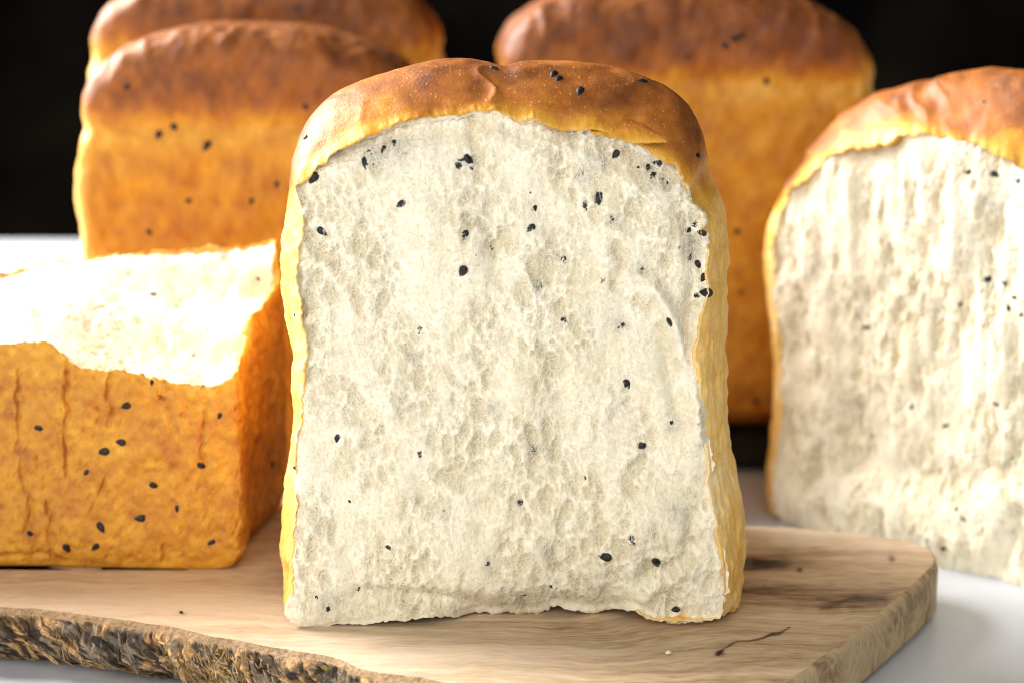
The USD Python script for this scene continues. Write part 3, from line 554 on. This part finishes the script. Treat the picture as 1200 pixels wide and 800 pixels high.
up_ = resample(on_plane([(692, 151), (714, 146), (732, 137), (746, 140), (760, 150)], (0, 0.0050, 0), (0, 1.0, 0)), 40); lo_ = resample(on_plane([(692, 157), (720, 163), (750, 169), (766, 169), (781, 167)], (0, -0.0016, 0), (0, 1.0, 0)), 40)
lo_[:, 2] += 0.0008 * (fbm(np.c_[uT * 12, 0 * uT, 0 * uT], 3, 55) - 0.5)
fl = np.array([up_ * (1 - q) + lo_ * q - np.array([0, 0.0016 * math.sin(math.pi * q), 0]) for q in np.linspace(0, 1, 14)]); un = fl + np.array([0, 0.0005, 0.0003])
fv = np.vstack([fl.reshape(-1, 3), un[::-1].reshape(-1, 3)])
mid.part('crust_flap', fv, tri(grid_faces(28, 40)), M_CRUST, label='thin golden flap of crust lifted over the torn face', bake=np.clip(0.84 - 0.44 * np.tile(np.r_[np.linspace(0, 1, 14), np.linspace(1, 0, 14)][:, None], (1, 40)).ravel(), 0, 1))
rt = Thing('torn_loaf', 'half loaf torn open on the white table beyond the right end of the board', 'bread loaf', tuple(on_z([(1100, 690)], 0)[0]))
def feat_right(p):
    g = lambda poly, w: np.exp(-(seg_dist(p, poly) / w) ** 2)
    o = sum(a * g([(x, y0), (x + 6, y1)], w) for x, y0, y1, w, a in ((1030, 185, 300, 6, 2.0), (1060, 180, 330, 5, 1.6), (1085, 190, 260, 6, 2.2), (1120, 200, 300, 6, 1.8), (1150, 230, 420, 7, 2.0), (1000, 210, 330, 6, 1.4), (1180, 300, 520, 8, 1.6), (1160, 320, 380, 10, 1.5)))
    return 0.45 * o + 0.9 * (fbm(np.c_[p[:, 0] / 9, p[:, 1] / 70, 0 * p[:, 0]], 3, 77) - 0.5) * 1.6 + 3.0 * smooth01(p[:, 1] + 8 * np.sin(p[:, 0] / 31), 545, 590) + 2.0 * g([(1050, 600), (1150, 640)], 20) - 3.5 * g([(1036, 640), (1040, 600)], 7) - 1.5 * g([(1000, 480), (1010, 540)], 16) - 2 * g([(1180, 660), (1200, 600)], 9)
rv, rf, rcv, rcf, r_film_shade = torn_loaf(rt, (R_L, R_T, R_R, R_B), (Q_L, Q_T, Q_R, Q_B), ro, rn, 0.016, 0.085, (150, 150, 150, 130), 231, bake_loaf(0.40, 0.62, 0.64),
                             folds=1.4, side_amp=0.3, drop=0.02, crumb_kw=dict(feat=feat_right, bulge=0.002, seed=500, an=2.6, gain=0.65, lump=0.8, net=((1.8, 2.4, 0.06, 0.9, 2),)), res=(380, 440), rim_ragged=1.3)
RS = [(1132, 201), (1165, 205), (1060, 324), (1155, 327), (1176, 333), (1125, 358), (1182, 363), (1196, 370), (1013, 385), (1068, 477), (1107, 499), (1166, 473), (1120, 596), (1130, 608), (1103, 644), (1190, 350), (1186, 540, None, .7), (1083, 633, None, .7), (1100, 365, None, .8, .9), (914, 286, None, .9), (1000, 362, None, .8, .9), (1180, 478, None, .7, .8), (1060, 262, None, .7, .8), (935, 440, None, .7, .9), (1192, 212)]
rt.part('crumb', rcv, rcf, M_CRUMB, film=r_film_shade[0], nrm=r_film_shade[1], smut=smut_of(rcv, [(1003, 365, 14), (1082, 632, 10), (1100, 365, 10), (1000, 475, 16), (955, 315, 14), (1180, 545, 9), (1160, 240, 12)], 10, 0.35))
seeds(rt, RS, rcv, rcf, size=0.0030, sink=0.0003)
seeds(rt, [(1152, 119, .4, .9), (1190, 128, .4, .7)], rv, rf, sink=0.0004)

# the lower half lying at the left, its torn side up
lp = Thing('torn_loaf', 'lower part of a torn loaf at the left of the board, white torn side upward', 'bread loaf', tuple(on_z([(130, 640)])[0]))
YF = on_z([(200, 670)])[0, 1]
PA, PB = on_z([(268, 668)])[0], on_z([(346, 588)])[0]
XL = PA[0] - 0.118
side_n = np.array([PB[1] - PA[1], -(PB[0] - PA[0]), 0]); side_n /= np.linalg.norm(side_n)
front = on_plane([(-330, 420), (-200, 425), (-60, 418), (-20, 408), (0, 404), (30, 399), (48, 398), (62, 403), (76, 417), (90, 427), (120, 432), (160, 438), (200, 447), (237, 453), (262, 449), (280, 438)], (0, YF, 0), (0, 1.0, 0))
right = on_plane([(280, 438), (284, 414), (292, 396), (293, 376), (304, 362), (316, 348), (327, 322), (325, 300), (318, 289)], PA, side_n)
YB = max(PB[1], right[-1][1])
right[-1][1] = YB
back = on_plane([(318, 289), (279, 288), (230, 291), (180, 295), (100, 303), (51, 309), (0, 320), (-80, 325), (-160, 330), (-240, 330)], (0, YB, 0), (0, 1.0, 0))
right[0] = front[-1]; back[0] = right[-1]
left = np.array([back[-1], 0.5 * (back[-1] + front[0]) + [-0.002, 0, 0.002], front[0]])
nsL = (420, 220, 300, 120)
ringT = closed([front, right, back, left], nsL)
N = len(ringT)
sT = np.r_[0, np.cumsum(np.linalg.norm(np.diff(ringT, axis=0), axis=1))] * 1000
rag = (fbm(np.c_[sT / 3.0, 0 * sT, 0 * sT], 4, 71) - 0.5) * 0.0018
ringT[:, 2] += rag
base = ringT.copy(); base[:, 2] = ZB
base = gaussian_filter1d(base, 11, axis=0, mode='wrap')
ringT[:, :2] = gaussian_filter1d(ringT[:, :2], 7, axis=0, mode='wrap')
cen = base.mean(0); rings = []
for k in (0.02, 0.5, 0.85, 0.93): rings.append(cen + (base - cen) * [k, k, 1])
for tt in np.r_[np.linspace(0, 0.14, 16), np.linspace(0.14, 1, 70)[1:]]:
    P = base * (1 - tt) + ringT * tt
    ins = 0.0055 * (1 - math.sqrt(max(0, 1 - (1 - min(tt / 0.14, 1)) ** 2)))
    bul = 0.0012 * math.sin(math.pi * tt)
    dirn = (P - cen) * [1, 1, 0]; dirn /= np.linalg.norm(dirn, axis=1, keepdims=True)
    rings.append(P + dirn * (bul - ins))
inner = rings[-1] + (cen - rings[-1]) * [0.02, 0.02, 0] ; rings.append(inner - [0, 0, 0.0004]); rings.append(inner - [0, 0, 0.004])
R = np.array(rings); v = R.reshape(-1, 3); f = tri(ring_faces(len(R), N)); n = normals(v, f)
if ((v - v.mean(0)) * n).sum() < 0: f = f[:, ::-1]; n = -n
pp, _ = project(v); isf = smooth01(-n[:, 1], 0.5, 0.85)
slit = np.zeros(len(v))
for x0, y0, x1, y1, w, a in ((22, 428, 20, 520, 2.2, 1.0), (77, 428, 78, 560, 2.0, .8), (130, 436, 128, 500, 2.0, .9), (189, 446, 190, 468, 2.5, 1.2), (237, 455, 238, 610, 1.8, .7), (20, 520, 34, 590, 2.5, .8), (34, 590, 32, 628, 3, 1.3), (55, 590, 62, 650, 2.6, 1.2), (62, 650, 90, 668, 2.5, .9),
                              (194, 640, 194, 668, 2.0, 1.1), (110, 600, 125, 560, 2, .5), (240, 485, 212, 486, 1.6, .7), (192, 480, 240, 560, 2.2, .5), (240, 560, 250, 620, 2.4, .6), (140, 650, 145, 668, 2, .6), (0, 652, 60, 648, 2.4, .9), (110, 470, 125, 500, 3, .4)):
    slit = np.maximum(slit, a * np.exp(-(seg_dist(pp + 14 * np.stack([fbm(np.c_[pp / 16, 0 * pp[:, 0]], 3, 5) - .5, 0 * pp[:, 0]], 1), [(x0, y0), (x1, y1)]) / (1.25 * w)) ** 2) * (0.35 + 0.9 * fbm(np.c_[pp / 22, 0 * pp[:, 0] + x0], 2, 6)))
slit *= isf
amp = smooth01((v[:, 2] - ZB) * 1000, 0.3, 4)
h = (fbm(v * 80, 3, 72) - 0.5) * 2.2 + (fbm(v * np.array([330, 330, 230]), 4, 73) - 0.5) * 1.7 - 0.5 * smooth01(fbm(v * 700, 2, 76), 0.55, 0.75) - slit * 1.2
mott = fbm(v * np.array([210, 210, 150]), 4, 74) - 0.5
v = v + n * (h * amp * 0.001)[:, None]; n = normals(v, f)
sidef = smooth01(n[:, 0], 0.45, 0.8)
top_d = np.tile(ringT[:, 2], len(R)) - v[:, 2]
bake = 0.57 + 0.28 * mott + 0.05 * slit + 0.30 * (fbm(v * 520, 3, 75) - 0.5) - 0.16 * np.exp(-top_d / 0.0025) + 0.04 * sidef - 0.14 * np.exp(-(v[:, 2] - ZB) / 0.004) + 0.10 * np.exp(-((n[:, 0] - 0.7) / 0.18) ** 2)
lp.part('crust', v, f, M_PAN, bake=np.clip(bake, 0, 1))
nb = np.cumsum(nsL); rr = ringT.copy(); rr[:, :2] = cen[:2] + (rr[:, :2] - cen[:2]) * 0.985; rr[:, 2] -= 0.0012; rr = np.vstack([rr, rr[:1]])
sec = [rr[a:b + 1] for a, b in zip(np.r_[0, nb[:-1]], nb)]
patch = coons(resample(sec[0], 420), resample(sec[2][::-1], 420), resample(sec[3][::-1], 260), resample(sec[1], 260))
zs = np.stack([gaussian_filter(patch[..., k], 22, mode='nearest') for k in range(3)], -1)
uu, vv = np.linspace(0, 1, patch.shape[1])[None], np.linspace(0, 1, patch.shape[0])[:, None]
wI = smooth01(np.minimum(np.minimum(uu, 1 - uu), np.minimum(vv, 1 - vv)), 0.0, 0.07)[..., None]
patch = patch * (1 - wI) + zs * wI
P, det, ed = crumb(lp, patch, np.array([0, 0, 1.0]), (np.array([1.0, 0, 0]), np.array([0, 1.0, 0])), bulge=0.0012, gain=0.6, an=1.2, seed=700, lump=0.5, net=((1.6, 1.2, 0.06, 0.9, 1),))
cv, cfc = P.reshape(-1, 3), tri(grid_faces(*P.shape[:2]))
if normals(cv, cfc)[:, 2].mean() < 0: cfc = cfc[:, ::-1]
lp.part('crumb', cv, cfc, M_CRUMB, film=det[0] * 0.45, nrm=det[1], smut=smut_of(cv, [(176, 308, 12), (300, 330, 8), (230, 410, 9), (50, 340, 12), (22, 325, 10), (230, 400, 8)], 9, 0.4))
seeds(lp, [(22, 323), (48, 337), (178, 343), (303, 328, None, .8), (227, 416, None, .9), (238, 453, 1, 1, -.2), (205, 338, None, .6), (190, 300, None, .7, .8), (269, 345, None, .6), (170, 338, None, .6)], cv, cfc, size=0.0030)
seeds(lp, [(43, 501, .1, 1.05), (147, 476, None, 1.0), (121, 528, .5, 1.15), (141, 518, .1, 1.0), (101, 555, None, .7), (181, 568, None, .9), (207, 596, None, .7), (165, 608, .3, 1.15), (118, 617, 2.4, 1.1), (78, 642, 2.4, 1.0), (112, 640, None, .9), (248, 636, None, .9), (33, 626, .1, .8), (237, 545, None, .9), (257, 488, None, .7), (133, 665, None, .5), (178, 447, None, .6), (320, 545, None, .9), (300, 535, None, .6)], v, f, size=0.0031, sink=0.0001)

# whole loaves behind
def whole_loaf(thing, outline, y1, z0, depth, seed, crown, n=520, round_=0.014, seeds_at=(), dark=0.70):
    """outline: pixels on the vertical plane y = y1 + round_, from bottom-left over the top to bottom-right."""
    o = np.array([0, y1 + round_, 0]); sec = on_plane(outline, o, (0, 1.0, 0))
    sec = np.vstack([sec, sec[:1] + [[0.0, 0, 0]]]); ring = resample(sec, n + 1)[:-1]
    ring[:, 2] = np.maximum(ring[:, 2], z0)
    ring = gaussian_filter1d(ring, 5, axis=0, mode='wrap'); ring[:, 2] = np.maximum(ring[:, 2], z0)
    cen = ring.mean(0); rings = []
    zt = ring[:, 2].max()
    def put(k, y, dz=0.0):
        P = cen + (ring - cen) * k; P[:, 1] = y; P[:, 2] = np.where(ring[:, 2] > cen[2], P[:, 2] - dz * np.clip((ring[:, 2] - cen[2]) / (zt - cen[2]), 0, 1) ** 2, P[:, 2]); rings.append(P)
    for k in np.linspace(0.01, 0.86, 56): put(k, y1 + 0.0015 * (k / 0.86) ** 4)
    for a in np.linspace(0, math.pi / 2, 22)[1:]: put(0.86 + 0.14 * math.sin(a), y1 + 0.0015 + (round_ - 0.0015) * (1 - math.cos(a)))
    for y in np.linspace(0, 1, 34)[1:]: put(1 + 0.015 * math.sin(math.pi * y), y1 + round_ + (depth - 2 * round_) * y, 0.010 * y ** 2)
    for a in np.linspace(0, math.pi / 2, 10)[1:]: put(1 - 0.14 * (1 - math.cos(a)), y1 + depth - round_ + round_ * math.sin(a), 0.010)
    for k in (0.6, 0.3, 0.01): put(k * 0.86, y1 + depth, 0.010)
    R = np.array(rings); v = R.reshape(-1, 3); f = tri(ring_faces(len(R), n)); nn = normals(v, f)
    if ((v - v.mean(0)) * nn).sum() < 0: f = f[:, ::-1]; nn = -nn
    zrel = (v[:, 2] - z0) / (zt - z0)
    pp, _ = project(v)
    h = (fbm(v * 60, 3, seed) - 0.5) * 3.0 + (fbm(v * np.array([260, 260, 120]), 3, seed + 1) - 0.5) * 1.6
    fold = (1 - np.abs(2 * noise(np.c_[v[:, 0] * 130 + 2 * fbm(v * 40, 2, seed + 5), v[:, 1] * 20, v[:, 2] * 25], seed + 2) - 1)) ** 2
    h += 1.0 * fold * smooth01(zrel, crown - 0.02, crown + 0.1) * smooth01(-nn[:, 1], -0.2, 0.4)
    h -= 1.2 * np.exp(-((zrel - crown + 0.03 * (fbm(v * 30, 2, seed + 6) - 0.5)) / 0.02) ** 2)
    v = v + nn * (h * smooth01(v[:, 2] - z0, 0.0, 0.004) * 0.001)[:, None]
    lm = fbm(v * np.array([75, 75, 55]), 4, seed + 3) - 0.5
    b = 0.54 + 0.26 * lm + 0.34 * (fbm(v * np.array([300, 300, 160]), 4, seed + 9) - 0.5) + dark * 0.50 * smooth01(zrel + 0.05 * lm, crown - 0.03, crown + 0.07) + 0.16 * np.exp(-(zrel / 0.10) ** 2)
    b -= 0.16 * np.exp(-((zrel - crown - 0.01) / 0.05) ** 2) + 0.18 * smooth01(np.abs(nn[:, 0]), 0.55, 0.9) * (1 - smooth01(zrel, crown, crown + 0.1))
    thing.part('crust', v, f, M_PAN, bake=np.clip(b, 0, 1))
    seeds(thing, seeds_at, v, f, size=0.0036, sink=0.0002)
G_BACK = None
y1 = on_z([(280, 595)], 0)[0, 1]
bl = Thing('bread_loaf', 'whole loaf standing at the left behind the torn lower part', 'bread loaf', (on_z([(280, 595)], 0)[0, 0], y1 + 0.05, 0))
whole_loaf(bl, [(112, 590), (106, 500), (100, 400), (97, 300), (92, 240), (90, 190), (93, 160), (97, 140), (94, 125), (97, 108), (108, 88), (130, 66), (160, 48), (200, 37), (250, 31), (300, 31), (350, 36), (400, 46), (440, 60), (468, 80), (484, 105), (488, 130), (486, 170), (488, 250), (486, 350), (480, 450), (476, 590)],
           y1, 0.0, 0.10, 801, 0.80, seeds_at=[(206, 150), (186, 160), (242, 170), (221, 236, None, .8), (295, 235, None, .8), (324, 219, None, .8), (358, 125, None, .8), (148, 102, None, .8), (174, 272, None, .8), (262, 292, None, .6)])
y2 = on_z([(300, 530)], 0)[0, 1]
bl2 = Thing('bread_loaf', 'whole loaf farthest back at the left, only its crown showing over another', 'bread loaf', (on_z([(300, 530)], 0)[0, 0], y2 + 0.05, 0))
whole_loaf(bl2, [(122, 520), (116, 400), (110, 250), (106, 150), (107, 90), (104, 60), (108, 35), (120, 12), (140, -6), (180, -22), (240, -32), (310, -36), (380, -32), (440, -20), (480, -4), (500, 18), (511, 45), (513, 75), (508, 120), (508, 250), (504, 400), (498, 520)],
           y2, 0.0, 0.10, 831, 0.82, seeds_at=[(350, 12, None, .7)])
y3 = on_z([(800, 556)], 0)[0, 1]; TH = 0.0125
tr_c = (on_z([(810, 556)], 0)[0, 0], y3 + 0.075)
tray = Thing('tray', 'low black tray under the tall loaf at the back right', 'tray', (tr_c[0], tr_c[1], 0))
from shapely.geometry import box as sbox
def slab(w, d, z0, z1, r):
    p = sbox(-w / 2 + r, -d / 2 + r, w / 2 - r, d / 2 - r).buffer(r); m = trimesh.creation.extrude_polygon(p, z1 - z0, engine='earcut'); m.apply_translation([tr_c[0], tr_c[1], z0]); return m
for nm, a in (('tray_foot', (0.150, 0.130, 0.0, 0.004, 0.01)), ('tray_body', (0.170, 0.150, 0.004, TH - 0.002, 0.014)), ('tray_top', (0.166, 0.146, TH - 0.002, TH, 0.013))):
    s_ = slab(*a); tray.part(nm, s_.vertices, s_.faces, M_TRAY, smooth=40)
br = Thing('bread_loaf', 'tall whole loaf on the black tray at the back right', 'bread loaf', (tr_c[0], y3 + 0.06, TH))
whole_loaf(br, [(612, 512), (606, 420), (600, 300), (596, 200), (592, 140), (590, 110), (586, 90), (584, 68), (590, 48), (606, 26), (630, 8), (670, -6), (730, -16), (800, -22), (870, -20), (920, -12), (948, -2), (962, 8), (985, 22), (1006, 42), (1020, 66), (1028, 95), (1026, 130), (1022, 200), (1018, 300), (1012, 420), (1004, 512)],
           y3 + 0.008, TH, 0.11, 861, 0.78, seeds_at=[(898, 95), (905, 250, None, .9), (862, 272, None, .9), (885, 470, None, .9), (862, 500, None, .9), (862, 48, None, 1.1), (850, 55, None, 1.0), (870, 42, None, .8), (868, 345, None, .7), (805, 68, None, .7), (900, 345, None, .7)], dark=0.80)
# specks on the board
sp = on_z([(212, 718)])[0]
s1 = Thing('sesame_speck', 'tiny dark sesame bit on the board in front of the torn lower part', 'crumb', tuple(sp))
s1.part('speck', seed_mesh(sp + [0, 0, 0.00035], np.array([0, 0, 1.0]), 0.2, 0.0014, 0), SEED_M.faces, M_SEED)
s2p = on_z([(783, 766)])[0]
cm = trimesh.creation.icosphere(2, 0.0007); cmv = cm.vertices * (0.7 + 0.6 * fbm(cm.vertices * 1800 + 3, 2, 9))[:, None]; cmv[:, 2] *= 0.7; cmv = cmv + s2p + [0, 0, 0.0004]
s2 = Thing('bread_crumb', 'tiny pale crumb on the board right of the tall torn loaf', 'crumb', tuple(s2p)); s2.part('crumb', cmv, cm.faces, M_FIBRE)
